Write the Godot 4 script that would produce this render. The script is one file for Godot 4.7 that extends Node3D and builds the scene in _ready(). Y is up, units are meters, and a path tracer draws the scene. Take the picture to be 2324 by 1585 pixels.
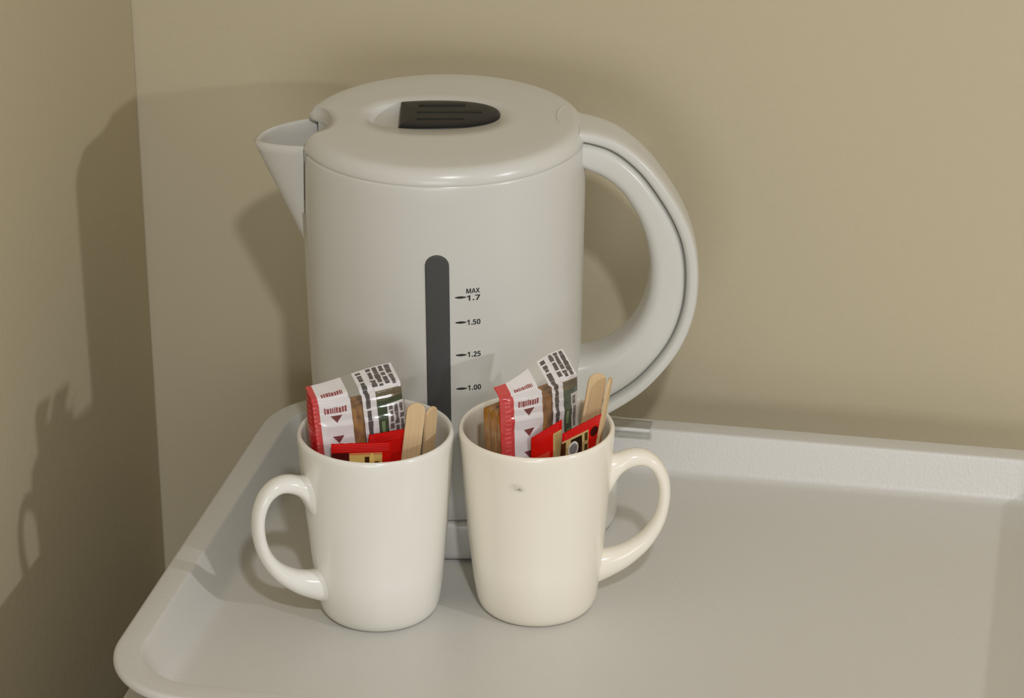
extends Node3D
# A white jug kettle and two mugs of drink sachets on a tray in the corner of a room.
# y = 0 is the floor of the tray; "e1" runs along the back wall, "e2" from the wall into the room.

const PSI := 0.20273
const WALL_A := -0.6015
const WALL_B := -1.696
const ROOM_A := 3.4
const ROOM_B := 2.6
const FLOOR_Y := -0.77
const CEIL_Y := 1.74
const KETTLE := Vector3(-0.0408, 0.0004, -1.5935)
const MUG_1 := Vector3(-0.0782, 0.0002, -1.4582)
const MUG_2 := Vector3(0.0139, 0.0002, -1.4634)
const LAMP_1 := Vector3(0.222, 1.66, 0.441)
const LAMP_2 := Vector3(1.67, 0.82, -0.206)
const LEVELS := [1.55, 1.05, 2.5]   # ceiling spot, floor lamp, window

var e1 := Vector3(cos(PSI), 0, sin(PSI))
var e2 := Vector3(-sin(PSI), 0, cos(PSI))
var used := {}
var M := {}


class MB:
	var v := PackedVector3Array()
	var uv := PackedVector2Array()
	var g := PackedInt32Array()

	func tri(a: Vector3, b: Vector3, c: Vector3, ua := Vector2.ZERO, ub := Vector2.ZERO, uc := Vector2.ZERO, group := 0) -> void:
		v.append_array([a, b, c])
		uv.append_array([ua, ub, uc])
		g.append(group)

	func quad(a: Vector3, b: Vector3, c: Vector3, d: Vector3, ua := Vector2.ZERO, ub := Vector2.ZERO, uc := Vector2.ZERO, ud := Vector2.ZERO, group := 0) -> void:
		tri(a, b, c, ua, ub, uc, group)
		tri(a, c, d, ua, uc, ud, group)

	# rows of points; closed joins the last column to the first
	func grid(rows: Array, closed := false, group := 0, uvs := []) -> void:
		for i in rows.size() - 1:
			var a: PackedVector3Array = rows[i]
			var b: PackedVector3Array = rows[i + 1]
			var n := a.size()
			for j in (n if closed else n - 1):
				var k := (j + 1) % n
				var u0 := float(j) / (n if closed else n - 1)
				var u1 := float(j + 1) / (n if closed else n - 1)
				var v0 := 1.0 - float(i) / (rows.size() - 1)
				var v1 := 1.0 - float(i + 1) / (rows.size() - 1)
				if uvs:
					quad(a[j], a[k], b[k], b[j], uvs[i][j], uvs[i][k], uvs[i + 1][k], uvs[i + 1][j], group)
				else:
					quad(a[j], a[k], b[k], b[j], Vector2(u0, v0), Vector2(u1, v0), Vector2(u1, v1), Vector2(u0, v1), group)

	func fan(ring: PackedVector3Array, flip := false, group := 0) -> void:
		var c := Vector3.ZERO
		for p in ring:
			c += p
		c /= ring.size()
		for j in ring.size():
			var p: Vector3 = ring[j]
			var q: Vector3 = ring[(j + 1) % ring.size()]
			if flip:
				tri(c, q, p, Vector2.ZERO, Vector2.ZERO, Vector2.ZERO, group)
			else:
				tri(c, p, q, Vector2.ZERO, Vector2.ZERO, Vector2.ZERO, group)

	func add(o: MB, t: Transform3D) -> void:
		for p in o.v:
			v.append(t * p)
		uv.append_array(o.uv)
		g.append_array(o.g)

	# turns every triangle the same way round as its neighbours, each closed piece outside out
	func orient() -> PackedByteArray:
		var n := v.size() / 3
		var ids := {}
		var id := PackedInt32Array()
		for p in v:
			var key := Vector3i((p * 500000.0).round())
			if not ids.has(key):
				ids[key] = ids.size()
			id.append(ids[key])
		var edges := {}
		for t in n:
			for k in 3:
				var p := id[3 * t + k]
				var q := id[3 * t + (k + 1) % 3]
				if p == q:
					continue
				var key := Vector2i(mini(p, q), maxi(p, q))
				if not edges.has(key):
					edges[key] = []
				edges[key].append(t if p < q else -t - 1)
		var flip := PackedByteArray()
		flip.resize(n)
		flip.fill(255)
		for first in n:
			if flip[first] != 255:
				continue
			flip[first] = 0
			var todo := [first]
			var piece := []
			while todo:
				var t: int = todo.pop_back()
				piece.append(t)
				for k in 3:
					var p := id[3 * t + k]
					var q := id[3 * t + (k + 1) % 3]
					if p == q:
						continue
					var es: Array = edges[Vector2i(mini(p, q), maxi(p, q))]
					if es.size() != 2:
						continue
					for e in es:
						var o: int = e if e >= 0 else -e - 1
						if o == t or flip[o] != 255:
							continue
						var same: bool = (e >= 0) == (p < q)
						flip[o] = (1 - flip[t]) if same else flip[t]
						todo.append(o)
			var vol := 0.0
			for t in piece:
				var d := v[3 * t].dot(v[3 * t + 1].cross(v[3 * t + 2]))
				vol += -d if flip[t] == 1 else d
			if vol > 0.0:
				for t in piece:
					flip[t] = 1 - flip[t]
		return flip

	func mesh() -> ArrayMesh:
		var st := SurfaceTool.new()
		st.begin(Mesh.PRIMITIVE_TRIANGLES)
		var flip := orient()
		for i in range(0, v.size(), 3):
			if (v[i + 1] - v[i]).cross(v[i + 2] - v[i]).length_squared() < 1e-22:
				continue
			for k in ([0, 2, 1] if flip[i / 3] == 1 else [0, 1, 2]):
				st.set_smooth_group(g[i / 3] if g[i / 3] >= 0 else 0xFFFFFFFF)
				st.set_uv(uv[i + k])
				st.add_vertex(v[i + k])
		st.generate_normals()
		st.index()
		return st.commit()


func numbered(called: String) -> String:
	var n: int = used.get(called, 0)
	used[called] = n + 1
	return called if n == 0 else "%s_%03d" % [called, n]


func thing(called: String, label: String, category: String, at := Vector3.ZERO, turn := 0.0, group := "") -> Node3D:
	var o := Node3D.new()
	o.name = numbered(called)
	add_child(o)
	o.position = at
	o.rotation.y = turn
	o.set_meta("label", label)
	o.set_meta("category", category)
	if group:
		o.set_meta("group", group)
	return o


func part(called: String, m, mat: Material, parent: Node3D, label := "") -> MeshInstance3D:
	var o := MeshInstance3D.new()
	o.name = called
	o.mesh = m.mesh() if m is MB else m
	o.material_override = mat
	parent.add_child(o, true)
	if label:
		o.set_meta("label", label)
	return o


func struct(called: String, m, mat: Material, label: String, category: String) -> MeshInstance3D:
	var o := part(called, m, mat, self)
	o.set_meta("kind", "structure")
	o.set_meta("label", label)
	o.set_meta("category", category)
	return o


func tw(a: float, y: float, b: float) -> Vector3:
	return e1 * a + e2 * b + Vector3(0, y, 0)


# ---------- shape helpers
func ring(r: float, y: float, n := 96) -> PackedVector3Array:
	var p := PackedVector3Array()
	for i in n:
		var t := TAU * i / n
		p.append(Vector3(r * cos(t), y, r * sin(t)))
	return p


func lathe(profile: Array, n := 96) -> MB:
	var m := MB.new()
	var rows := []
	for q in profile:
		rows.append(ring(maxf(q[0], 0.00001), q[1], n))
	m.grid(rows, true)
	return m


func smooth(pts: Array, per := 6) -> Array:   # Catmull-Rom through Vector2 or Vector3 points
	var out := []
	for i in pts.size() - 1:
		var a = pts[maxi(i - 1, 0)]
		var b = pts[i]
		var c = pts[i + 1]
		var d = pts[mini(i + 2, pts.size() - 1)]
		for k in per:
			var t := float(k) / per
			out.append(0.5 * ((2.0 * b) + (c - a) * t + (2.0 * a - 5.0 * b + 4.0 * c - d) * t * t + (3.0 * b - a - 3.0 * c + d) * t * t * t))
	out.append(pts[-1])
	return out


func rbox(size: Vector3, r: float, seg := 4, bulge := 0.0) -> MB:   # a box with rounded edges, centred
	var m := MB.new()
	var h := size / 2.0
	var axes := [[Vector3.RIGHT, Vector3.UP, Vector3.BACK], [Vector3.UP, Vector3.BACK, Vector3.RIGHT], [Vector3.BACK, Vector3.RIGHT, Vector3.UP]]
	for f in 6:
		var ax = axes[f % 3]
		var s := 1.0 if f < 3 else -1.0
		var hu: float = absf(h.dot(ax[0]))
		var hv: float = absf(h.dot(ax[1]))
		var us := []
		var vs := []
		for k in seg + 1:
			us.append(-hu + r * (1.0 - cos(PI / 4 * 0 + PI / 2 * k / seg)) * 1.0)
			vs.append(-hv + r * (1.0 - cos(PI / 2 * k / seg)))
		for k in range(1, 6):
			us.append(lerpf(-hu + r, hu - r, k / 6.0))
			vs.append(lerpf(-hv + r, hv - r, k / 6.0))
		for k in seg + 1:
			us.append(hu - r * (1.0 - sin(PI / 2 * k / seg)))
			vs.append(hv - r * (1.0 - sin(PI / 2 * k / seg)))
		var rows := []
		var uvs := []
		for vv in vs:
			var row := PackedVector3Array()
			var ur := PackedVector2Array()
			for uu in us:
				var p: Vector3 = ax[0] * uu + ax[1] * vv + ax[2] * s * h.dot(ax[2])
				var inner := p.clamp(-h + Vector3.ONE * r, h - Vector3.ONE * r)
				var d: Vector3 = p - inner
				p = inner + d.normalized() * r if d.length() > 1e-9 else p
				if bulge > 0.0:
					p += ax[2] * s * bulge * (1.0 - pow(uu / hu, 2)) * (1.0 - pow(vv / hv, 2))
				row.append(p)
				ur.append(Vector2((uu + hu) / (2 * hu), (vv + hv) / (2 * hv)))
			rows.append(row)
			uvs.append(ur)
		if s < 0:
			rows.reverse()
			uvs.reverse()
		m.grid(rows, false, 0, uvs)
	return m


func slab(a0: float, a1: float, y0: float, y1: float, b0: float, b1: float, r := 0.002) -> MB:
	var m := MB.new()
	m.add(rbox(Vector3(a1 - a0, y1 - y0, b1 - b0), r, 2), Transform3D(Basis(e1, Vector3.UP, e2), tw((a0 + a1) / 2, (y0 + y1) / 2, (b0 + b1) / 2)))
	return m


func rrect(a0: float, a1: float, b0: float, b1: float, rad: float, y: float, n := 14) -> PackedVector3Array:
	var p := PackedVector3Array()
	for q in [[a1 - rad, b1 - rad, 0.0], [a0 + rad, b1 - rad, PI / 2], [a0 + rad, b0 + rad, PI], [a1 - rad, b0 + rad, PI * 1.5]]:
		for k in n + 1:
			var t: float = q[2] + PI / 2 * k / n
			p.append(tw(q[0] + rad * cos(t), y, q[1] + rad * sin(t)))
	return p


# a bar swept between two curves in the xy plane (inner, outer) with a rounded section and depth hz
func ribbon(inner: Array, outer: Array, hz: Array, ex := 2.6, n := 28) -> MB:
	var m := MB.new()
	var rows := []
	for i in inner.size():
		var a: Vector2 = inner[i]
		var b: Vector2 = outer[i]
		var c := (a + b) / 2
		var d := (b - a) / 2
		var row := PackedVector3Array()
		for k in n:
			var t := TAU * k / n
			var x := signf(cos(t)) * pow(absf(cos(t)), 2.0 / ex)
			var z := signf(sin(t)) * pow(absf(sin(t)), 2.0 / ex)
			row.append(Vector3(c.x + d.x * x, c.y + d.y * x, z * float(hz[i])))
		rows.append(row)
	m.grid(rows, true)
	m.fan(rows[0], false, 1)
	m.fan(rows[-1], true, 1)
	return m


func extrude(outline: Array, t: float, bevel := 0.0003) -> MB:   # outline in xy, thickness along z
	var m := MB.new()
	var c := Vector2.ZERO
	for p in outline:
		c += p / outline.size()
	var rows := []
	for q in [[-t / 2, bevel], [-t / 2 + bevel, 0.0], [t / 2 - bevel, 0.0], [t / 2, bevel]]:
		var row := PackedVector3Array()
		for p in outline:
			var w: Vector2 = p - (p - c).normalized() * q[1]
			row.append(Vector3(w.x, w.y, q[0]))
		rows.append(row)
	m.grid(rows, true, -1)
	m.fan(rows[0], true, -1)
	m.fan(rows[-1], false, -1)
	return m


# ---------- materials
func plain(c: Color, rough := 0.5, spec := 0.5) -> StandardMaterial3D:
	var m := StandardMaterial3D.new()
	m.albedo_color = c
	m.roughness = rough
	m.metallic_specular = spec
	return m


func noise_tex(size: int, freq: float, octaves := 3, seed_value := 1, ramp: Gradient = null) -> NoiseTexture2D:
	var n := FastNoiseLite.new()
	n.noise_type = FastNoiseLite.TYPE_SIMPLEX_SMOOTH
	n.frequency = freq
	n.fractal_octaves = octaves
	n.seed = seed_value
	var t := NoiseTexture2D.new()
	t.width = size
	t.height = size
	t.seamless = true
	t.noise = n
	if ramp:
		t.color_ramp = ramp
	return t


func ramp(cols: Array) -> Gradient:
	var g := Gradient.new()
	var off := PackedFloat32Array()
	var cc := PackedColorArray()
	for i in cols.size():
		off.append(float(i) / (cols.size() - 1))
		cc.append(cols[i])
	g.offsets = off
	g.colors = cc
	return g


func relief(m: StandardMaterial3D, tex: Texture2D, depth_cm: float, scale: float) -> void:
	m.heightmap_enabled = true
	m.heightmap_texture = tex
	m.heightmap_scale = depth_cm
	m.uv1_triplanar = true
	m.uv1_world_triplanar = true
	m.uv1_scale = Vector3.ONE * scale


func clear_film(alpha := 0.05, rough := 0.15) -> StandardMaterial3D:
	var m := plain(Color(0.95, 0.95, 0.93, alpha), rough)
	m.transparency = BaseMaterial3D.TRANSPARENCY_ALPHA
	return m


func materials() -> void:
	M.wall = plain(Color(0.775, 0.732, 0.622), 0.75, 0.3)
	relief(M.wall, noise_tex(512, 0.03, 3, 4), 0.012, 9.0)
	M.ceiling = plain(Color(0.74, 0.73, 0.70), 0.9, 0.2)
	M.floor = plain(Color(0.50, 0.44, 0.37), 0.9, 0.2)
	M.trim = plain(Color(0.9, 0.9, 0.88), 0.5)
	M.kettle = plain(Color(0.832, 0.828, 0.800), 0.27, 0.5)
	M.mug_white = plain(Color(0.935, 0.928, 0.895), 0.16, 0.5)
	M.mug_cream = plain(Color(0.965, 0.942, 0.885), 0.16, 0.5)
	M.tray = plain(Color(0.845, 0.838, 0.815), 0.38, 0.75)
	relief(M.tray, noise_tex(512, 0.06, 3, 9), 0.010, 12.0)
	M.desk = plain(Color(0.89, 0.885, 0.87), 0.45, 0.4)
	M.window = plain(Color(0.315, 0.315, 0.312), 0.35, 0.3)
	M.black = plain(Color(0.105, 0.105, 0.12), 0.35, 0.35)
	M.slot = plain(Color(0.02, 0.02, 0.025), 0.4, 0.4)
	M.ink = plain(Color(0.2, 0.2, 0.19), 0.5, 0.4)
	M.film = clear_film()
	M.strip = clear_film(0.30, 0.12)
	M.strip.albedo_color = Color(0.80, 0.80, 0.78, 0.30)
	M.fold = plain(Color(0.97, 0.97, 0.96, 0.85), 0.15, 0.6)  # clear fold coloured near-opaque white: its bright reflection is put into the colour
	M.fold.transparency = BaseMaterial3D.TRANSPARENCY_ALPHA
	M.metal = plain(Color(0.6, 0.58, 0.55), 0.35)
	M.metal.metallic = 0.9
	M.wood = plain(Color.WHITE, 0.65, 0.3)
	M.wood.albedo_texture = noise_tex(256, 0.02, 4, 12, ramp([Color(0.82, 0.70, 0.53), Color(0.86, 0.75, 0.58), Color(0.885, 0.78, 0.62)]))
	M.wood.uv1_scale = Vector3(2.0, 0.35, 1)
	M.biscuit = plain(Color.WHITE, 0.8, 0.3)
	M.biscuit.albedo_texture = noise_tex(256, 0.035, 4, 21, ramp([Color(0.40, 0.24, 0.08), Color(0.66, 0.45, 0.18), Color(0.78, 0.58, 0.30)]))


func _ready() -> void:
	# ---------- camera, world, exposure
	var cam := Camera3D.new()
	cam.name = "camera"
	cam.fov = rad_to_deg(2.0 * atan(792.5 / 6413.99))
	cam.near = 0.05
	cam.far = 50.0
	add_child(cam)
	cam.transform = Transform3D(Basis(Vector3.RIGHT, -0.41566) * Basis(Vector3.BACK, -0.00435), Vector3(0, 0.80852, 0))
	cam.current = true
	var we := WorldEnvironment.new()
	we.name = "world"
	var env := Environment.new()
	env.background_mode = Environment.BG_COLOR
	env.background_color = Color.BLACK
	env.tonemap_mode = Environment.TONE_MAPPER_LINEAR
	env.tonemap_exposure = 1.0
	env.sdfgi_enabled = true
	env.ssao_enabled = true
	env.ssil_enabled = true
	we.environment = env
	add_child(we)
	materials()
	lamps()
	room()
	furniture()
	kettle()
	mugs()
	contents()
	clear_strip()


# ---------- lamps and window (all outside the photograph)
func lit(l: Light3D, c: Color, energy: float, at: Vector3) -> void:
	l.light_color = c
	l.light_energy = energy
	l.shadow_enabled = true
	add_child(l)
	l.position = at


func glow(c: Color, k: float) -> StandardMaterial3D:
	var m := plain(Color(0.95, 0.94, 0.9), 0.3)
	m.emission_enabled = true
	m.emission = c
	m.emission_energy_multiplier = k
	return m


func ball(r: float) -> MB:
	var prof := []
	for k in 19:
		prof.append([r * sin(PI * k / 18.0), -r * cos(PI * k / 18.0)])
	return lathe(prof, 32)


func lamps() -> void:
	var c1 := Color(0.98, 0.982, 1.0)
	var c2 := Color(0.98, 0.98, 0.995)
	var c3 := Color(0.965, 0.975, 1.0)
	# adjustable ceiling spot
	var aim := (Vector3(0.1, 0.1, -1.5) - LAMP_1).normalized()
	var sp := SpotLight3D.new()
	sp.name = "ceiling_spot_light"
	sp.light_size = 0.05
	sp.spot_range = 12.0
	sp.spot_attenuation = 2.0
	sp.spot_angle = 58.0
	sp.spot_angle_attenuation = 0.6
	lit(sp, c1, LEVELS[0], LAMP_1 + aim * 0.012)
	sp.look_at_from_position(sp.position, sp.position + aim)
	var t := thing("ceiling_spotlight", "small round ceiling spotlight above and behind the viewer", "lamp", LAMP_1)
	t.look_at_from_position(LAMP_1, LAMP_1 - aim)
	var can := MB.new()
	can.add(lathe([[0.0, -0.09], [0.058, -0.09], [0.062, -0.085], [0.062, 0.004], [0.054, 0.004], [0.054, -0.004], [0.0, -0.004]], 32), Transform3D(Basis(Vector3.RIGHT, PI / 2), Vector3.ZERO))
	part("housing", can, M.metal, t)
	var disc := MB.new()
	disc.add(lathe([[0.0, -0.003], [0.053, -0.003], [0.053, 0.003], [0.0, 0.003]], 32), Transform3D(Basis(Vector3.RIGHT, PI / 2), Vector3.ZERO))
	part("lens", disc, glow(c1, 4.0), t)
	# floor lamp
	var om := OmniLight3D.new()
	om.name = "floor_lamp_light"
	om.light_size = 0.035
	om.omni_range = 12.0
	om.omni_attenuation = 2.0
	lit(om, c2, LEVELS[1], LAMP_2)
	t = thing("floor_lamp", "slim metal floor lamp with a bare round bulb to the right of the desk", "lamp", Vector3(LAMP_2.x, FLOOR_Y, LAMP_2.z))
	var hh := LAMP_2.y - FLOOR_Y
	part("pole", lathe([[0.0, 0.02], [0.012, 0.02], [0.012, hh - 0.08], [0.022, hh - 0.075], [0.022, hh - 0.03], [0.0, hh - 0.03]], 24), M.metal, t)
	part("base", lathe([[0.0, 0.0], [0.14, 0.0], [0.14, 0.012], [0.13, 0.02], [0.0, 0.022]], 40), M.metal, t)
	var b := part("bulb", ball(0.035), glow(c2, 14.0 if LEVELS[1] > 0.0 else 0.0), t)
	b.position.y = hh
	# tall window with a closed sheer blind in the wall behind the viewer
	var win := Node3D.new()
	win.name = "window_1"
	add_child(win)
	win.set_meta("kind", "structure")
	win.set_meta("label", "wide window with a closed white blind in the wall behind the viewer")
	win.set_meta("category", "window")
	win.transform = Transform3D(Basis(e1, Vector3.UP, e2), tw(0.05, 0.36, ROOM_B - 0.012))
	var fr := MB.new()
	for q in [[0.0, 0.60, 1.9, 0.06], [0.0, -0.60, 1.9, 0.06], [-0.92, 0.0, 0.06, 1.2], [0.92, 0.0, 0.06, 1.2]]:
		fr.add(rbox(Vector3(q[2], q[3], 0.05), 0.004, 2), Transform3D(Basis(), Vector3(q[0], q[1], -0.014)))
	part("window_frame", fr, M.trim, win)
	part("blind", rbox(Vector3(1.78, 1.14, 0.012), 0.002, 2), glow(c3, 1.25 if LEVELS[2] > 0.0 else 0.0), win)
	var ar := AreaLight3D.new()
	ar.name = "window_light"
	ar.area_size = Vector2(1.76, 1.12)
	lit(ar, c3, LEVELS[2], Vector3.ZERO)
	ar.transform = Transform3D(Basis(e1, Vector3.UP, e2), tw(0.05, 0.36, ROOM_B - 0.05))


# ---------- the room
func room() -> void:
	var a1 := ROOM_A
	var b1 := ROOM_B
	var w := 0.12
	struct("wall_back", slab(WALL_A - w, a1 + w, FLOOR_Y - w, CEIL_Y + w, WALL_B - w, WALL_B), M.wall, "plain beige painted wall behind the kettle and tray", "wall")
	struct("wall_left", slab(WALL_A - w, WALL_A, FLOOR_Y - w, CEIL_Y + w, WALL_B + 0.0005, b1 + w), M.wall, "plain beige painted wall on the left, catching the kettle's shadow", "wall")
	struct("wall_right", slab(a1, a1 + w, FLOOR_Y - w, CEIL_Y + w, WALL_B + 0.0005, b1 + w), M.wall, "plain beige painted wall at the far right of the room", "wall")
	struct("wall_front", slab(WALL_A + 0.0005, a1 - 0.0005, FLOOR_Y - w, CEIL_Y + w, b1, b1 + w), M.wall, "plain beige painted wall behind the viewer", "wall")
	struct("floor", slab(WALL_A + 0.0005, a1 - 0.0005, FLOOR_Y - w, FLOOR_Y, WALL_B + 0.0005, b1 - 0.0005), M.floor, "brown carpeted floor of the room", "floor")
	struct("ceiling", slab(WALL_A + 0.0005, a1 - 0.0005, CEIL_Y, CEIL_Y + w, WALL_B + 0.0005, b1 - 0.0005), M.ceiling, "white painted ceiling of the room", "ceiling")


# ---------- desk and tray
func furniture() -> void:
	var y := -0.004
	var t := thing("desk", "white desk under the tray, its top just showing below the tray's near left corner", "desk")
	part("desktop", slab(-0.4885, 0.75, y - 0.03, y, -1.6935, -1.10, 0.003), M.desk, t)
	part("side_panel", slab(-0.478, -0.450, FLOOR_Y, y - 0.03, -1.690, -1.13), M.desk, t)
	part("side_panel", slab(0.71, 0.738, FLOOR_Y, y - 0.03, -1.690, -1.13), M.desk, t)
	part("back_panel", slab(-0.450, 0.71, FLOOR_Y + 0.3, y - 0.03, -1.690, -1.670), M.desk, t)

	var o := [-0.4931, 0.0475, -1.6463, -1.2485]
	var R := 0.056
	var m := MB.new()
	var rows := []
	# inset from the outer rim, height, corner radius
	var prof := [[0.034, y], [0.030, y], [0.012, 0.012], [0.005, 0.0185], [0.001, 0.0200], [0.0, 0.0218], [0.0002, 0.0238], [0.0009, 0.0249], [0.0020, 0.0253], [0.0030, 0.0254], [0.008, 0.0254],
		[0.0150, 0.0254], [0.0156, 0.0253], [0.0162, 0.0249], [0.0167, 0.0242], [0.0171, 0.0234], [0.0178, 0.0220], [0.0215, 0.0146], [0.0262, 0.0052], [0.0270, 0.0038], [0.0280, 0.0024], [0.0293, 0.0012], [0.0310, 0.0004], [0.0330, 0.0], [0.036, 0.0], [0.040, 0.0]]
	for q in prof:
		var i: float = q[0]
		rows.append(rrect(o[0] + i, o[1] - i, o[2] + i, o[3] - i, maxf(R - i, 0.02), q[1]))
	m.grid(rows, true)
	m.fan(rows[-1], true, 0)
	m.fan(rows[0], false, 1)
	var tr := part("serving_tray", m, M.tray, self)
	tr.set_meta("label", "white plastic serving tray with raised rounded rim holding the kettle and mugs")
	tr.set_meta("category", "tray")


# ---------- kettle
func kettle() -> void:
	var t := thing("electric_kettle", "white plastic jug kettle with grey water window standing behind the two mugs", "kettle", KETTLE)
	# power base
	var m := MB.new()
	var rows := []
	for q in [[0.010, 0.0], [0.004, 0.0004], [0.0012, 0.0025], [0.0, 0.006], [0.0, 0.0240], [0.0008, 0.0256], [0.0022, 0.0263], [0.02, 0.0264]]:
		var row := PackedVector3Array()
		for k in 96:
			var a := TAU * k / 96
			var x: float = signf(cos(a)) * pow(absf(cos(a)), 2.0 / 2.35) * (0.093 - q[0])
			var z: float = signf(sin(a)) * pow(absf(sin(a)), 2.0 / 2.35) * (0.0690 - q[0])
			row.append(Vector3(0.0130 + x, q[1], 0.0135 + z))
		rows.append(row)
	m.grid(rows, true)
	m.fan(rows[0], false, 1)
	m.fan(rows[-1], true, 0)
	part("power_base", m, M.kettle, t)

	# body: a tapering drum, its wall cut down behind the spout
	m = MB.new()
	rows = []
	var prof := [[0.0, 0.0270], [0.070, 0.0270], [0.0795, 0.0272], [0.0806, 0.0285], [0.0812, 0.040], [0.0822, 0.07], [0.0832, 0.1], [0.0840, 0.14], [0.0847, 0.18], [0.0852, 0.21], [0.0853, 0.232], [0.0853, 0.2412], [0.0850, 0.2430], [0.0842, 0.2436], [0.0815, 0.2436], [0.0812, 0.22], [0.0805, 0.19], [0.080, 0.15], [0.0, 0.15]]
	for q in prof:
		var row := PackedVector3Array()
		for k in 128:
			var a := TAU * k / 128
			var yy: float = q[1]
			var d := absf(wrapf(a - PI, -PI, PI))
			if d < 0.30:
				yy = minf(yy, 0.200)
			row.append(Vector3(maxf(q[0], 1e-5) * cos(a), yy, maxf(q[0], 1e-5) * sin(a)))
		rows.append(row)
	m.grid(rows, true)
	part("body", m, M.kettle, t)

	# spout: a wedge that narrows down into the body, open at the top
	m = MB.new()
	rows = []
	var wf := 0.0225
	var wr := 0.033
	var levels := []
	for k in 15:
		levels.append([k / 14.0, 0.0])
	levels.append([1.0, 0.0004])
	levels.append([1.0, 0.0011])
	levels.append([1.0, 0.0020])
	levels.append([1.0, 0.0027])
	for k in 8:
		levels.append([0.985 - k / 9.0, 0.0030])
	for L in levels:
		var s: float = L[0]
		var ins: float = L[1]
		var row := PackedVector3Array()
		for k in 41:
			var tau := -1.0 + 2.0 * k / 40.0
			var ww := (wf if tau > 0 else wr) * (0.30 + 0.70 * s) - ins
			var z := ww * tau
			var y := 0.178 + (0.2412 - 0.178) * s + 0.003 * absf(tau) * s
			if s == 1.0 and ins > 0.0:
				y += 0.0012 * sqrt(maxf(1.0 - pow((ins - 0.0015) / 0.0015, 2), 0.0))
			var xr := -sqrt(maxf(0.0848 * 0.0848 - z * z, 0.0)) + 0.0012 + (0.004 if tau < 0 else 0.0) * tau * tau * s
			var xt := -0.0846 - 0.0272 * s + ins
			var x := xr + (xt - xr) * pow(1.0 - pow(absf(tau), 1.9), 0.82) - (0.001 if ins == 0.0 else 0.0) * s
			row.append(Vector3(x, y, z))
		rows.append(row)
	m.grid(rows, false)
	part("spout", m, M.kettle, t)
	lid(t)
	# water window: a dark strip set in the front
	m = MB.new()
	rows = []
	var yt := 0.2015
	var yb := 0.058
	var hw := 0.0070
	for L in [[0.0, -0.002], [0.0, 0.0004], [0.0004, 0.0007], [0.0012, 0.0007]]:
		var row := PackedVector3Array()
		for k in 64:
			var a := TAU * k / 64
			var dx: float = cos(a) * (hw - L[0])
			var dy: float = sin(a) * (hw - L[0])
			var y: float = (yt - hw + dy) if dy >= 0 else (yb + hw + dy)
			row.append(on_body(-0.0022 + dx, y, L[1]))
		rows.append(row)
	m.grid(rows, true)
	var cap := MB.new()
	# long strips across the face, following the body
	var face := []
	var last: PackedVector3Array = rows[-1]
	for k in 33:
		var l: Vector3 = last[(16 + k) % 64]
		var r: Vector3 = last[(16 - k + 64) % 64]
		var row := PackedVector3Array()
		for j in 7:
			var p := l.lerp(r, j / 6.0)
			row.append(on_body(p.x, p.y, 0.0007))
		face.append(row)
	m.grid(face, false)
	part("water_window", m, M.window, t, "dark grey water level window")

	# printed levels
	for q in [[0.1746, "MAX", 0.1779, "1.7", 0.1727], [0.1587, "", 0.0, "1.50", 0.1572], [0.1378, "", 0.0, "1.25", 0.1366], [0.1160, "", 0.0, "1.00", 0.1150]]:
		var dash := MB.new()
		var rr := []
		for k in 9:
			var u := k / 8.0
			var hh := 0.00055 * (0.45 + 0.9 * sin(PI * clampf(u, 0.05, 0.95)))
			rr.append(PackedVector3Array([on_body(0.0080 + 0.0062 * u, q[0] - hh, 0.00005), on_body(0.0080 + 0.0062 * u, q[0] + hh, 0.00005)]))
		dash.grid(rr, false)
		part("level_mark", dash, M.ink, t)
		if q[1]:
			lettering(q[1], 0.0184, q[2] - 0.0010, 0.0029, 0.0078, t)
		lettering(q[3], 0.0186, q[4] - 0.0004, 0.0033, 0.0078, t)

	kettle_handle(t)


func on_body(x: float, y: float, lift: float) -> Vector3:
	var steps := [[0.0285, 0.0806], [0.040, 0.0812], [0.07, 0.0822], [0.1, 0.0832], [0.14, 0.0840], [0.18, 0.0847], [0.21, 0.0852], [0.25, 0.0853]]
	var r := 0.0806
	for i in steps.size() - 1:
		if y >= steps[i][0]:
			r = lerpf(steps[i][1], steps[i + 1][1], minf((y - steps[i][0]) / (steps[i + 1][0] - steps[i][0]), 1.0))
	r += lift + 0.00008
	return Vector3(x, y, sqrt(r * r - x * x))


func lettering(words: String, cx: float, y: float, high: float, wide: float, t: Node3D) -> void:
	var tm := TextMesh.new()
	var f := SystemFont.new()
	f.font_names = PackedStringArray(["Droid Sans"])
	f.font_weight = 700
	tm.font = f
	tm.text = words
	tm.font_size = 32
	tm.pixel_size = 0.0001
	tm.depth = 0.0002
	var arr := tm.get_mesh_arrays()
	var v: PackedVector3Array = arr[Mesh.ARRAY_VERTEX]
	var lo := Vector3(1e9, 1e9, 0)
	var hi := Vector3(-1e9, -1e9, 0)
	for p in v:
		lo = lo.min(p)
		hi = hi.max(p)
	for i in v.size():
		var p := v[i]
		var x := cx + ((p.x - lo.x) / (hi.x - lo.x) - 0.5) * wide
		var yy := y + (p.y - lo.y) / (hi.y - lo.y) * high
		v[i] = on_body(x, yy, 0.00008 if p.z > 0 else -0.0001)
	arr[Mesh.ARRAY_VERTEX] = v
	var am := ArrayMesh.new()
	am.add_surface_from_arrays(Mesh.PRIMITIVE_TRIANGLES, arr)
	part("level_number", am, M.ink, t)


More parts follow.
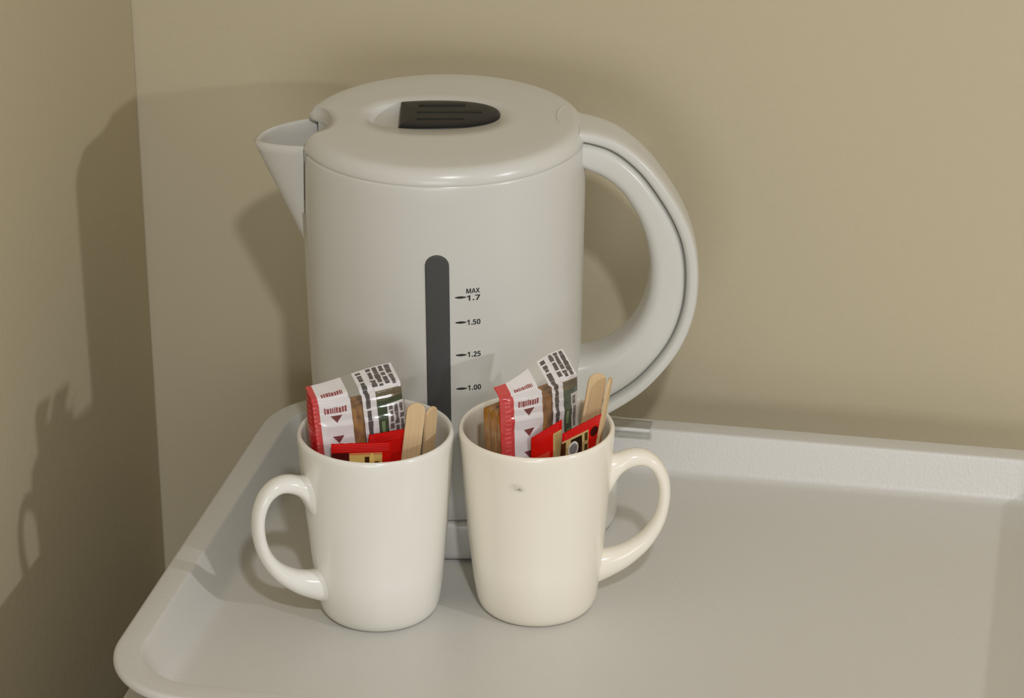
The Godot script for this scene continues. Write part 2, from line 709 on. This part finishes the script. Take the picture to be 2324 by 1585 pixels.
func bite_radius(a: float, r: float, grow := 0.0) -> float:   # the lid's outline: a circle with an elliptical bite at each end
	var d := Vector2(cos(a), sin(a))
	var out := r
	for s in [-1.0]:
		var c := Vector2(s * 0.0865, 0.0)
		var ex := Vector2(0.0185 + grow, 0.0268 + grow)
		# first crossing of the ray with the ellipse
		var A := pow(d.x / ex.x, 2) + pow(d.y / ex.y, 2)
		var B := -2.0 * (d.x * c.x / ex.x / ex.x)
		var C := pow(c.x / ex.x, 2) - 1.0
		var D := B * B - 4 * A * C
		if D > 0.0:
			var h := (-B - sqrt(D)) / (2 * A)
			if h > 0.0:
				out = minf(out, h)
	return out


func lid_y(x: float, z: float, y: float) -> float:
	return y - 0.024 * z


func pocket(a: float, ins: float) -> Vector2:
	var ex := 2.35
	return Vector2(-0.0052 + signf(cos(a)) * pow(absf(cos(a)), 2.0 / ex) * (0.0400 - ins), -0.004 + signf(sin(a)) * pow(absf(sin(a)), 2.0 / ex) * (0.0242 - ins))


func lid(t: Node3D) -> void:
	var m := MB.new()
	var rows := []
	var n := 360
	var R := 0.0853
	for q in [[0.012, 0.2442], [0.0016, 0.2442], [0.0006, 0.2446], [0.0, 0.2455], [0.0, 0.2468], [0.0003, 0.2487], [0.0013, 0.2511], [0.0031, 0.2533], [0.0054, 0.2545], [0.0080, 0.2549]]:
		var row := PackedVector3Array()
		for k in n:
			var a := TAU * k / n
			var inset: float = q[0]
			var full := bite_radius(a, R)
			# the cut edges of the bites are only lightly rounded
			var rr := minf(R - inset, bite_radius(a, R, minf(inset, 0.0015)))
			if inset >= 0.012:
				rr = minf(rr, full)
			row.append(Vector3(rr * cos(a), lid_y(0, rr * sin(a), q[1]), rr * sin(a)))
		rows.append(row)
	# the flat top runs in to the pocket of the catch
	var edge: PackedVector3Array = rows[-1]
	var pk := PackedVector3Array()
	for k in n:
		var p := pocket(TAU * k / n, 0.0)
		pk.append(Vector3(p.x, lid_y(0, p.y, 0.2558), p.y))
	for q in [0.25, 0.5, 0.75]:
		var row := PackedVector3Array()
		for k in n:
			row.append(edge[k].lerp(pk[k], q))
		rows.append(row)
	rows.append(pk)
	for q in [[0.0004, 0.2553], [0.0012, 0.2540], [0.003, 0.2515], [0.007, 0.2498], [0.014, 0.2490], [0.0235, 0.2488]]:
		var row := PackedVector3Array()
		for k in n:
			var p := pocket(TAU * k / n, q[0])
			row.append(Vector3(p.x, lid_y(0, p.y, q[1]), p.y))
		rows.append(row)
	m.grid(rows, true)
	m.fan(rows[-1], true, 0)
	m.fan(rows[0], false, 1)
	part("lid", m, M.kettle, t)

	# sliding catch
	m = MB.new()
	rows = []
	for q in [[0.0008, 0.2495], [0.0006, 0.2555], [0.0010, 0.2562], [0.0020, 0.2567], [0.006, 0.2571], [0.0125, 0.2573], [0.0235, 0.2574]]:
		var row := PackedVector3Array()
		for k in 160:
			var p := pocket(TAU * k / 160, q[0])
			var lim: float = -0.0255 + maxf(q[0] - 0.0006, 0.0) * 0.5
			row.append(Vector3(maxf(p.x, lim), lid_y(0, p.y, q[1]), p.y))
		rows.append(row)
	m.grid(rows, true)
	m.fan(rows[-1], true, 0)
	var b := part("lid_catch", m, M.black, t, "black sliding catch with three grooves")
	for q in [[-0.0145, 0.0135, -0.0175], [-0.0152, 0.0233, -0.0060], [-0.0152, 0.0130, 0.0050]]:
		var g := rbox(Vector3(q[1] - q[0], 0.0010, 0.0046), 0.0004, 3)
		var gm := MB.new()
		gm.add(g, Transform3D(Basis(), Vector3((q[0] + q[1]) / 2, lid_y(0, q[2], 0.2572), q[2])))
		part("groove", gm, M.slot, b)
	# curved seam where the handle meets the lid
	m = MB.new()
	rows = []
	for k in 33:
		var a := deg_to_rad(152.0 + 74.0 * k / 32.0)
		var c := Vector3(0.0862 + 0.0178 * cos(a), 0.0, 0.0261 * sin(a) - 0.002)
		c.y = lid_y(0, c.z, 0.2551)
		var out := Vector3(cos(a) * 0.0261, 0, sin(a) * 0.0178).normalized()
		var fade := sin(PI * clampf(k / 32.0, 0.02, 0.98))
		var row := PackedVector3Array()
		for j in 8:
			var t2 := TAU * j / 8
			row.append(c + (out * cos(t2) * 0.0006 + Vector3.UP * sin(t2) * 0.0006) * (0.35 + 0.65 * fade))
		rows.append(row)
	m.grid(rows, true)
	m.fan(rows[0])
	m.fan(rows[-1])
	part("lid_seam", m, M.kettle, t)
	# deep wall of the lid behind the spout
	m = MB.new()
	rows = []
	for y in [0.2470, 0.2440, 0.235, 0.22, 0.20]:
		var row := PackedVector3Array()
		for k in 41:
			var a := -PI * 0.30 + PI * 0.60 * k / 40.0
			row.append(Vector3(-0.0865 + 0.0187 * cos(a), lid_y(0, 0.027 * sin(a), y), 0.0270 * sin(a)))
		rows.append(row)
	m.grid(rows, false)
	part("lid_skirt", m, M.kettle, t)


func v2(list: Array) -> Array:
	var o := []
	for i in range(0, list.size(), 2):
		o.append(Vector2(list[i], list[i + 1]))
	return o


func kettle_handle(t: Node3D) -> void:
	var inner := smooth(v2([0.0800, 0.2290, 0.0867, 0.2258, 0.0955, 0.2212, 0.1039, 0.2145, 0.1103, 0.2065, 0.1175, 0.1930, 0.1228, 0.1761, 0.1246, 0.1589, 0.1222, 0.1396, 0.1144, 0.1228, 0.1024, 0.1110, 0.0903, 0.1056, 0.0790, 0.1040]), 7)
	var seam := smooth(v2([0.0800, 0.2458, 0.0880, 0.2442, 0.1000, 0.2397, 0.1115, 0.2312, 0.1225, 0.2190, 0.1356, 0.1985, 0.1435, 0.1796, 0.1464, 0.1600, 0.1452, 0.1380, 0.1385, 0.1170, 0.1262, 0.0984, 0.1100, 0.0830, 0.0790, 0.0640]), 7)
	var n := inner.size()
	var hz := []
	var outer := []
	var low := []
	for i in n:
		hz.append(0.0170 + 0.003 * pow(absf(2.0 * i / (n - 1) - 1.0), 4))
		var a: Vector2 = seam[mini(i + 1, n - 1)] - seam[maxi(i - 1, 0)]
		var nn := Vector2(-a.y, a.x).normalized()
		outer.append(seam[i] + nn * 0.0078)
		low.append(seam[i] - nn * 0.0006)
	part("handle_grip", ribbon(inner, seam, hz, 3.6, 44), M.kettle, t)
	for i in n:
		hz[i] += 0.0004
	part("handle_spine", ribbon(low, outer, hz, 3.6, 44), M.kettle, t)


# ---------- mugs
func mug(at: Vector3, turn: float, label: String, mat: Material) -> Node3D:
	var t := thing("coffee_mug", label, "mug", at, turn, "white mugs on the tray")
	var prof := [[0.0, 0.0018], [0.0275, 0.0018], [0.0285, 0.0004], [0.0300, 0.0], [0.0318, 0.0005], [0.0336, 0.0024], [0.0349, 0.0055], [0.0358, 0.0100], [0.0371, 0.0190], [0.0390, 0.0370], [0.0409, 0.0580], [0.0425, 0.0790], [0.0438, 0.0970], [0.0445, 0.1070], [0.0449, 0.1115], [0.0448, 0.1132], [0.0442, 0.1145], [0.0433, 0.1149],
		[0.0424, 0.1144], [0.0418, 0.1128], [0.0414, 0.1070], [0.0407, 0.0970], [0.0393, 0.0790], [0.0376, 0.0580], [0.0356, 0.0370], [0.0338, 0.0190], [0.0325, 0.0110], [0.0300, 0.0070], [0.025, 0.0055], [0.0, 0.0050]]
	part("body", lathe(prof, 112), mat, t)
	var o := v2([0.0424, 0.0950, 0.0470, 0.0958, 0.0530, 0.0978, 0.0590, 0.0982, 0.0655, 0.0962, 0.0718, 0.0906, 0.0760, 0.0820, 0.0777, 0.0715, 0.0768, 0.0600, 0.0735, 0.0480, 0.0660, 0.0350, 0.0550, 0.0240, 0.0450, 0.0175, 0.0348, 0.0124])
	var i := v2([0.0412, 0.0690, 0.0440, 0.0748, 0.0480, 0.0825, 0.0535, 0.0868, 0.0602, 0.0884, 0.0663, 0.0850, 0.0698, 0.0778, 0.0708, 0.0695, 0.0697, 0.0600, 0.0665, 0.0515, 0.0605, 0.0435, 0.0520, 0.0375, 0.0440, 0.0345, 0.0364, 0.0333])
	var so := smooth(o, 5)
	var si := smooth(i, 5)
	var hz := []
	for k in so.size():
		hz.append(0.0058 + 0.0030 * pow(absf(2.0 * k / (so.size() - 1) - 1.0), 3))
	part("handle", ribbon(si, so, hz, 2.2, 28), mat, t)
	return t


func mugs() -> void:
	mug(MUG_1, PI + deg_to_rad(27), "bright white mug on the left, handle pointing left towards the viewer", M.mug_white)
	var t := mug(MUG_2, deg_to_rad(2), "creamy white mug on the right with a small grey stain, handle pointing right", M.mug_cream)
	# the small stain below the rim: a soft smudge lying on the glaze
	var im := Image.create(64, 64, false, Image.FORMAT_RGBA8)
	var nz := FastNoiseLite.new()
	nz.seed = 5
	nz.frequency = 0.08
	for y in 64:
		for x in 64:
			var p := Vector2(x - 34, (y - 34) * 1.25) / 32.0
			var q := Vector2(x - 24, (y - 22) * 0.9) / 32.0
			var k := 0.75 * exp(-p.length_squared() * 14.0) + 0.30 * exp(-q.length_squared() * 4.5)
			k *= 1.0 + 0.8 * nz.get_noise_2d(x, y)
			k *= smoothstep(32.0, 24.0, maxf(absf(x - 31.5), absf(y - 31.5)))
			im.set_pixel(x, y, Color(0.45, 0.43, 0.38, clampf(k * 0.45, 0.0, 0.5)))
	var mat := plain(Color.WHITE, 0.3)
	mat.albedo_texture = ImageTexture.create_from_image(im)
	mat.transparency = BaseMaterial3D.TRANSPARENCY_ALPHA
	mat.texture_repeat = false
	var m := MB.new()
	var rows := []
	for i in 9:
		var row := PackedVector3Array()
		for j in 13:
			var x := -0.0104 + 0.0140 * (j / 12.0 - 0.5)
			var y := 0.0948 - 0.0085 * (i / 8.0 - 0.5)
			var r := 0.0425 + (y - 0.079) * 0.0722 + 0.00012
			row.append(Vector3(x, y, sqrt(r * r - x * x)))
		rows.append(row)
	m.grid(rows, false)
	m.uv = flip_v(m.uv)
	var s := part("stain", m, mat, t, "small grey stain")
	s.rotation.y = -deg_to_rad(2)


# ---------- packets, sachets and stirrers in the mugs
func paint(w: int, h: int, c: Color) -> Image:
	var im := Image.create(w, h, false, Image.FORMAT_RGBA8)
	im.fill(c)
	return im


func box(im: Image, x0: float, y0: float, x1: float, y1: float, c: Color) -> void:
	var w := im.get_width()
	var h := im.get_height()
	im.fill_rect(Rect2i(int(x0 * w), int(y0 * h), maxi(1, int((x1 - x0) * w)), maxi(1, int((y1 - y0) * h))), c)


func blob(im: Image, x: float, y: float, rx: float, ry: float, c: Color, kind := 0) -> void:   # 0 ellipse, 1 triangle pointing down
	var w := im.get_width()
	var h := im.get_height()
	for py in range(int((y - ry) * h), int((y + ry) * h) + 1):
		for px in range(int((x - rx) * w), int((x + rx) * w) + 1):
			if px < 0 or py < 0 or px >= w or py >= h:
				continue
			var u := (float(px) / w - x) / rx
			var v := (float(py) / h - y) / ry
			if (kind == 0 and u * u + v * v <= 1.0) or (kind == 1 and absf(u) <= (1.0 - v) * 0.5):
				im.set_pixel(px, py, c)


func script_column(im: Image, x: float, y0: float, y1: float, wide: float, c: Color, rng: RandomNumberGenerator) -> void:   # a line of small unreadable print running down
	var y := y0
	while y < y1:
		var l := rng.randf_range(0.015, 0.05)
		var k := wide * rng.randf_range(0.75, 1.15)
		box(im, x - k / 2 + rng.randf_range(-0.004, 0.004), y, x + k / 2, minf(y + l, y1), c.lightened(rng.randf_range(0.0, 0.12)))
		y += l + (0.012 if rng.randf() < 0.35 else 0.0)


func printed(im: Image, rough := 0.22) -> StandardMaterial3D:
	var m := plain(Color.WHITE, rough, 0.5)
	m.albedo_texture = ImageTexture.create_from_image(im)
	m.transparency = BaseMaterial3D.TRANSPARENCY_ALPHA_SCISSOR
	m.alpha_scissor_threshold = 0.5
	m.texture_repeat = false
	return m


# print of the packet front: u along the width, v from the flap (0) down to the bottom (1); clear where the biscuit shows
func packet_front(shift: float, seed_value: int, slant: float) -> Image:
	var rng := RandomNumberGenerator.new()
	rng.seed = seed_value
	var im := paint(512, 512, Color(0, 0, 0, 0))
	var white := Color(0.90, 0.88, 0.88)
	var red := Color(0.78, 0.06, 0.09)
	var dark := Color(0.20, 0.17, 0.17)
	var s := shift
	box(im, s - 0.15, 0, s + 0.005, 1, red)
	for k in 22:
		var y := 0.26 + k * 0.034
		box(im, s - 0.10 + rng.randf_range(0, 0.01), y, s - 0.035, y + rng.randf_range(0.008, 0.022), Color(0.88, 0.30, 0.33))
	box(im, s, 0, s + 0.34, 1, white)
	# red print on the upper end of the white band
	for y in [0.15, 0.275]:
		var x := s + 0.05
		while x < s + 0.28:
			var l := rng.randf_range(0.012, 0.03)
			box(im, x, y + rng.randf_range(0, 0.01), minf(x + l, s + 0.29), y + 0.05, Color(0.55, 0.16, 0.18))
			x += l + 0.006
	for y in [0.37, 0.53, 0.70, 0.86]:
		blob(im, s + 0.17, y, 0.062, 0.028, Color(0.42, 0.07, 0.09), 1)
	# white strip with dark print beside the clear window
	box(im, s + 0.47, 0, s + 0.63, 1, white)
	script_column(im, s + 0.535, 0.02, 0.98, 0.055, dark, rng)
	box(im, s + 0.63, 0.235, 1.0, 1, Color(0.08, 0.22, 0.03))
	box(im, s + 0.63, 0.235, 1.0, 0.30, Color(0.33, 0.26, 0.07))
	box(im, s + 0.66, 0.46, s + 0.70, 0.56, Color(0.45, 0.55, 0.36))
	box(im, s + 0.665, 0.60, s + 0.72, 0.67, Color(0.40, 0.5, 0.3))
	box(im, s + 0.63, 0, 1.0, 0.235, white)
	var x := s + 0.655
	while x < 0.985:
		script_column(im, x, 0.01, 0.21, 0.055, dark, rng)
		x += 0.072
	# label panel
	box(im, s + 0.74, 0.34, 1.0, 0.80, white)
	x = s + 0.785
	while x < 0.99:
		script_column(im, x, 0.36, 0.60, 0.044, Color(0.33, 0.30, 0.31), rng)
		x += 0.062
	box(im, s + 0.76, 0.62, s + 0.79, 0.75, dark)
	blob(im, s + 0.90, 0.68, 0.09, 0.035, Color(0.16, 0.14, 0.10))
	blob(im, s + 0.93, 0.70, 0.055, 0.022, Color(0.75, 0.75, 0.7))
	return im


func packet(label: String, foot: Vector3, turn: float, lean: Vector2, side_red: bool, seed_value: int, flap: Array, W: float) -> void:
	var T := 0.020
	var Hh := 0.134
	var t := thing("biscuit_packet", label, "biscuits", foot, turn, "wrapped biscuits standing in the mugs")
	t.basis = Basis(Vector3.BACK, lean.x) * Basis(Vector3.RIGHT, lean.y) * Basis(Vector3.UP, turn)
	# three biscuits
	for k in 3:
		var b := rbox(Vector3(W - 0.005, Hh - 0.012, T / 3 - 0.0012), 0.002, 3, 0.0003)
		var bm := MB.new()
		bm.add(b, Transform3D(Basis(), Vector3(0, Hh / 2 - 0.003, (k - 1) * (T / 3 - 0.0007))))
		part("biscuit", bm, M.biscuit, t)
	# front sheet of printed film, folded back over the top
	var rows := []
	var film := []
	var n := 170
	var span := 0.062
	var cols := 33
	var nz := FastNoiseLite.new()
	nz.seed = seed_value
	nz.frequency = 90.0
	for i in n:
		var v := float(i) / (n - 1)
		var row := PackedVector3Array()
		var frow := PackedVector3Array()
		for j in cols:
			var u := float(j) / (cols - 1)
			var x := (u - 0.5) * W
			var cut: float = lerpf(flap[0], flap[1], u)     # where the fold lies
			var fold := 0.235
			var p := Vector3(x, 0, 0)
			var bump := 0.0
			if v >= fold:
				var w := (v - fold) / (1.0 - fold)
				p.y = cut - w * span
				p.z = T / 2 + 0.0004
				# creases of the tight film
				# (upper end, depth) of each crease: out slowly from below, then back over a narrow facet
				for c in [[0.035, 0.0007], [0.125, 0.0007], [0.215, 0.0012]]:
					var dd: float = (w - c[0] - 0.06 * (u - 0.5)) * span
					var face: float = c[1] / 0.44
					if dd > 0.0 and dd < face:
						bump += face * (0.67 * dd / face - 0.23 * dd / face * dd / face)
					elif dd >= face and dd < face + 0.006:
						bump += c[1] * (1.0 - (dd - face) / 0.006)
				bump *= smoothstep(0.0, 0.12, u) * (1.0 - smoothstep(0.9, 1.0, u))
				p.z += 0.0034 * (1.0 - pow(2.0 * u - 1.0, 2)) * smoothstep(1.0, 0.8, w)
			else:
				var w := (fold - v) / fold
				var len: float = w * lerpf(flap[3], flap[4], smoothstep(0.05, 0.95, u))
				# the sheet rolls over the top edge of the biscuits, then lies back
				var turn_r := 0.0035
				var ang: float = minf(len / turn_r, PI / 2 - float(flap[2]))
				var rest := maxf(len - turn_r * (PI / 2 - float(flap[2])), 0.0)
				p.y = cut + turn_r * sin(ang) + rest * sin(flap[2])
				p.z = T / 2 + 0.0004 - turn_r * (1.0 - cos(ang)) - rest * cos(flap[2])
			var k := nz.get_noise_3d(x, p.y + seed_value, p.z) * 0.00035
			row.append(p + Vector3(0, k * 0.6, k + bump * 0.8))
			frow.append(p + Vector3(0, k * 0.6 + 0.0004, k + bump + 0.0006))
		rows.append(row)
		film.append(frow)
	var m := MB.new()
	m.grid(rows, false)
	m.uv = flip_v(m.uv)
	part("printed_wrapper", m, printed(packet_front(0.065 if side_red else 0.15, seed_value, 0.0)), t, "red, white and green printed film")
	if side_red:
		var im := paint(128, 512, Color(0.74, 0.06, 0.08))
		var rng := RandomNumberGenerator.new()
		rng.seed = 77
		for k in 26:
			box(im, 0.3, k / 26.0, 0.3 + rng.randf_range(0.25, 0.5), k / 26.0 + rng.randf_range(0.012, 0.028), Color(0.87, 0.28, 0.30))
		m = MB.new()
		var srows := []
		for i in 12:
			var v := i / 11.0
			var row := PackedVector3Array()
			for j in 7:
				var u := j / 6.0
				row.append(Vector3(-W / 2 - 0.0004 + 0.0025 * pow(1.0 - v, 4) - 0.0012 * sin(PI * u), flap[0] + 0.001 - v * 0.075 + 0.002 * pow(1 - v, 3) * sin(PI * u), lerpf(-T / 2 + 0.003, T / 2 + 0.0005, u)))
			srows.append(row)
		m.grid(srows, false)
		m.uv = flip_v(m.uv)
		part("side_band", m, printed(im), t, "red side band with pale print")
	# clear outer film and its gathered end
	m = MB.new()
	m.grid(film, false)
	part("clear_film", m, M.film, t, "clear creased film")
	m = MB.new()
	m.add(rbox(Vector3(0.0012, 0.05, T * 0.9), 0.0005, 2), Transform3D(Basis(Vector3.BACK, 0.10), Vector3(W / 2 + 0.0032, flap[1] - 0.026, -0.002)))
	part("end_seal", m, M.film, t, "clear end seal")
	if not side_red:
		m = MB.new()
		var crow := []
		for i in 10:
			var v := i / 9.0
			var row := PackedVector3Array()
			for j in 7:
				var u := j / 6.0
				row.append(Vector3(-W / 2 - 0.001 - 0.001 * sin(PI * u) + 0.012 * pow(1 - v, 3), flap[0] + 0.004 - v * 0.07, lerpf(-T / 2 + 0.001, T / 2 + 0.0005, u)))
			crow.append(row)
		m.grid(crow, false)
		part("side_film", m, M.film, t, "clear side film over the biscuit")


func flip_v(a: PackedVector2Array) -> PackedVector2Array:
	var o := PackedVector2Array()
	for p in a:
		o.append(Vector2(p.x, 1.0 - p.y))
	return o


func sachet(label: String, top: Vector3, turn: float, slant: float, back: float, wide: float, tall: float, im: Image) -> void:
	# top is the middle of the top edge; the sachet hangs down from it
	var t := thing("coffee_sachet", label, "sachet", Vector3.ZERO, 0.0, "red drink sachets in the mugs")
	var bs := Basis(Vector3.UP, turn) * Basis(Vector3.RIGHT, back)
	t.transform = Transform3D(bs, top - bs * Vector3(0, tall, 0))
	var m := MB.new()
	var sides := []
	for s in [1.0, -1.0]:
		var rows := []
		for i in 25:
			var v := i / 24.0
			var row := PackedVector3Array()
			for j in 13:
				var u := j / 12.0
				var puff := 0.0030 * pow(sin(PI * clampf((v - 0.08) / 0.84, 0, 1)), 0.7) * pow(sin(PI * u), 0.8)
				var crimp := 0.00018 * sin(j * PI) if v < 0.08 else 0.0
				row.append(Vector3((u - 0.5) * wide * (1.0 - 0.02 * sin(PI * v)), tall * (1.0 - v) + (u - 0.5) * wide * slant * pow(1.0 - v, 1.5) - (0.0003 if j % 2 == 1 and i == 0 else 0.0), s * (puff + 0.00022 + crimp)))
			rows.append(row)
		sides.append(rows)
		if s < 0:
			rows.reverse()
	m.grid(sides[0], false)
	m.uv = flip_v(m.uv)
	var mk := MB.new()
	mk.grid(sides[1], false)
	m.add(mk, Transform3D())
	var mat := plain(Color.WHITE, 0.28, 0.5)
	mat.albedo_texture = ImageTexture.create_from_image(im)
	part("pouch", m, mat, t)
	var c := MB.new()
	for k in 5:
		var bar := rbox(Vector3(wide * 0.96, 0.0005, 0.0008), 0.0002, 1)
		c.add(bar, Transform3D(Basis(Vector3.BACK, atan(slant)), Vector3(0, tall - 0.0010 - k * 0.0011, 0)))
	part("crimped_seal", c, M.seal, t)


func stirrer(label: String, top: Vector3, foot: Vector3, turn: float, wide := 0.0102) -> void:
	var t := thing("wooden_stirrer", label, "stirrer", foot, 0.0, "wooden stirrers in the mugs")
	var up := (top - foot).normalized()
	var x := Vector3(cos(turn), 0, -sin(turn))
	x = (x - up * x.dot(up)).normalized()
	t.basis = Basis(x, up, x.cross(up))
	var L := (top - foot).length()
	var o := []
	for k in 17:
		var a := PI * k / 16.0
		o.append(Vector2(cos(a) * wide / 2, L - wide * 0.42 + sin(a) * wide * 0.42))
	for k in 17:
		var a := PI + PI * k / 16.0
		o.append(Vector2(cos(a) * wide / 2, wide * 0.42 + sin(a) * wide * 0.42))
	var m := extrude(o, 0.0017, 0.0004)
	for i in m.v.size():
		m.uv[i] = Vector2(m.v[i].x / wide + 0.5 + foot.x * 31.0, m.v[i].y / L)
	part("stick", m, M.wood, t)


func contents() -> void:
	M.seal = plain(Color(0.80, 0.03, 0.02), 0.35)
	packet("clear-wrapped biscuits with red band down the left, standing beside two stirrers in the left mug", MUG_1 + Vector3(-0.0026, 0.0064, -0.0020), deg_to_rad(21), Vector2(deg_to_rad(4.6), 0.0), true, 3, [0.1345, 0.1335, 0.35, 0.0135, 0.0185], 0.053)
	packet("clear-wrapped biscuits showing brown at the side, printed flap raised, in the right mug", MUG_2 + Vector3(-0.0020, 0.0062, -0.0015), deg_to_rad(40), Vector2(deg_to_rad(1.5), 0.0), false, 8, [0.1365, 0.1325, 0.80, 0.0080, 0.0185], 0.058)

	var red := Color(0.84, 0.03, 0.01)
	var beige := Color(0.86, 0.73, 0.42)
	var maroon := Color(0.30, 0.02, 0.02)
	# front sachet of the left mug
	var im := paint(256, 512, red)
	box(im, 0, 0.065, 0.34, 0.3, maroon)
	box(im, 0.30, 0.075, 0.86, 0.6, beige)
	box(im, 0.30, 0.068, 0.86, 0.085, Color(0.86, 0.55, 0.36))
	box(im, 0.56, 0.095, 0.64, 0.24, Color(0.25, 0.13, 0.04))
	box(im, 0.72, 0.125, 0.80, 0.24, Color(0.25, 0.13, 0.04))
	blob(im, 0.68, 0.12, 0.04, 0.05, Color(0.93, 0.80, 0.45))
	sachet("red sachet with pale panel of dark lettering, nearest the front rim of the left mug", MUG_1 + Vector3(-0.0072, 0.1172, 0.0225), deg_to_rad(4), 0.0, deg_to_rad(7), 0.0335, 0.098, im)
	im = paint(128, 256, Color(0.80, 0.02, 0.01))
	sachet("plain red sachet between the other sachet and the wooden stirrers, in the left mug", MUG_1 + Vector3(0.0095, 0.1195, 0.0120), deg_to_rad(20), 0.02, deg_to_rad(6), 0.0265, 0.100, im)
	# right mug
	im = paint(256, 512, red)
	box(im, 0.0, 0.15, 0.6, 0.19, Color(0.88, 0.30, 0.22))
	box(im, 0.0, 0.19, 0.6, 0.24, Color(0.20, 0.02, 0.02))
	box(im, 0.05, 0.23, 0.6, 0.40, Color(0.87, 0.62, 0.12))
	box(im, 0.72, 0.06, 1.0, 0.7, Color(0.78, 0.68, 0.45))
	sachet("red sachet with a yellow patch tilted beside the biscuits in the right mug", MUG_2 + Vector3(0.0055, 0.1205, 0.0170), deg_to_rad(10), 0.62, deg_to_rad(5), 0.0175, 0.100, im)
	im = paint(256, 512, red)
	box(im, 0.0, 0.062, 0.66, 0.5, Color(0.80, 0.70, 0.48))
	box(im, 0.0, 0.075, 0.10, 0.5, Color(0.28, 0.14, 0.05))
	box(im, 0.22, 0.078, 0.50, 0.215, Color(0.15, 0.09, 0.05))
	box(im, 0.56, 0.075, 0.64, 0.125, Color(0.28, 0.22, 0.08))
	box(im, 0.56, 0.145, 0.64, 0.195, Color(0.28, 0.22, 0.08))
	blob(im, 0.28, 0.140, 0.125, 0.048, Color(0.92, 0.92, 0.9))
	blob(im, 0.28, 0.140, 0.095, 0.036, Color(0.55, 0.55, 0.55))
	blob(im, 0.80, 0.09, 0.10, 0.03, Color(0.22, 0.01, 0.01))
	sachet("red sachet with round white emblem by the stirrers in the right mug", MUG_2 + Vector3(0.0262, 0.1222, 0.0135), deg_to_rad(30), 0.28, deg_to_rad(8), 0.0262, 0.100, im)

	stirrer("broad pale wooden stirrer standing face-on in the left mug", MUG_1 + Vector3(0.0243, 0.1352, 0.0085), MUG_1 + Vector3(0.008, 0.0080, 0.012), deg_to_rad(12), 0.0106)
	stirrer("wooden stirrer turned partly edge-on, nearest the right rim of the left mug", MUG_1 + Vector3(0.0324, 0.1300, 0.0025), MUG_1 + Vector3(0.0228, 0.0085, -0.004), deg_to_rad(56), 0.0102)
	stirrer("wooden stirrer with a rounded tip standing tallest in the right mug", MUG_2 + Vector3(0.0352, 0.1470, 0.0), MUG_2 + Vector3(0.0140, 0.0080, -0.004), deg_to_rad(14), 0.0104)
	stirrer("wooden stirrer seen edge-on against the right rim of the right mug", MUG_2 + Vector3(0.0418, 0.1455, 0.0030), MUG_2 + Vector3(0.0205, 0.0080, 0.005), deg_to_rad(76), 0.0102)


# ---------- clear plastic strip on the back rim of the tray
func clear_strip() -> void:
	var a0 := -0.2950
	var a1 := -0.2440
	var m := MB.new()
	var rows := []
	var path := [[-1.6405, 0.0259], [-1.6375, 0.0262], [-1.6340, 0.0263], [-1.6290, 0.0266], [-1.6262, 0.0272], [-1.6247, 0.0272], [-1.6236, 0.0265], [-1.6232, 0.0253], [-1.6230, 0.0222]]
	for q in [0.0, -0.0006]:
		var r2 := []
		for p in path:
			r2.append(tw(a0, p[1] + q, p[0] + q * 0.5))
		if q < 0.0:
			r2.reverse()
		for p in r2:
			var row := PackedVector3Array()
			for k in 9:
				row.append(p + e1 * (a1 - a0) * (k / 8.0) + Vector3.UP * 0.0002 * sin(k * 2.1))
			rows.append(row)
	rows.append(rows[0])
	m.grid(rows, false)
	var t := thing("plastic_strip", "clear plastic strip lying over the tray's back rim behind the right mug", "plastic strip")
	part("strip", m, M.strip, t)
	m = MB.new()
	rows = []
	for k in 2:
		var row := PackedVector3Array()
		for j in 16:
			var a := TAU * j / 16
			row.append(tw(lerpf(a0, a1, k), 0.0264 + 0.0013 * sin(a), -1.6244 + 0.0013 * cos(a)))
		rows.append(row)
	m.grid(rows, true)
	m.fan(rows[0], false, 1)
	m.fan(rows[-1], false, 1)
	part("fold_glint", m, M.fold, t)  # bead along the fold, carrying the painted white glint
	m = MB.new()
	m.add(rbox(Vector3(0.0022, 0.0048, 0.0018), 0.0007, 3), Transform3D(Basis(e1, Vector3.UP, e2), tw(a1 + 0.0008, 0.0243, -1.6233)))
	part("end_bead", m, M.strip, t)
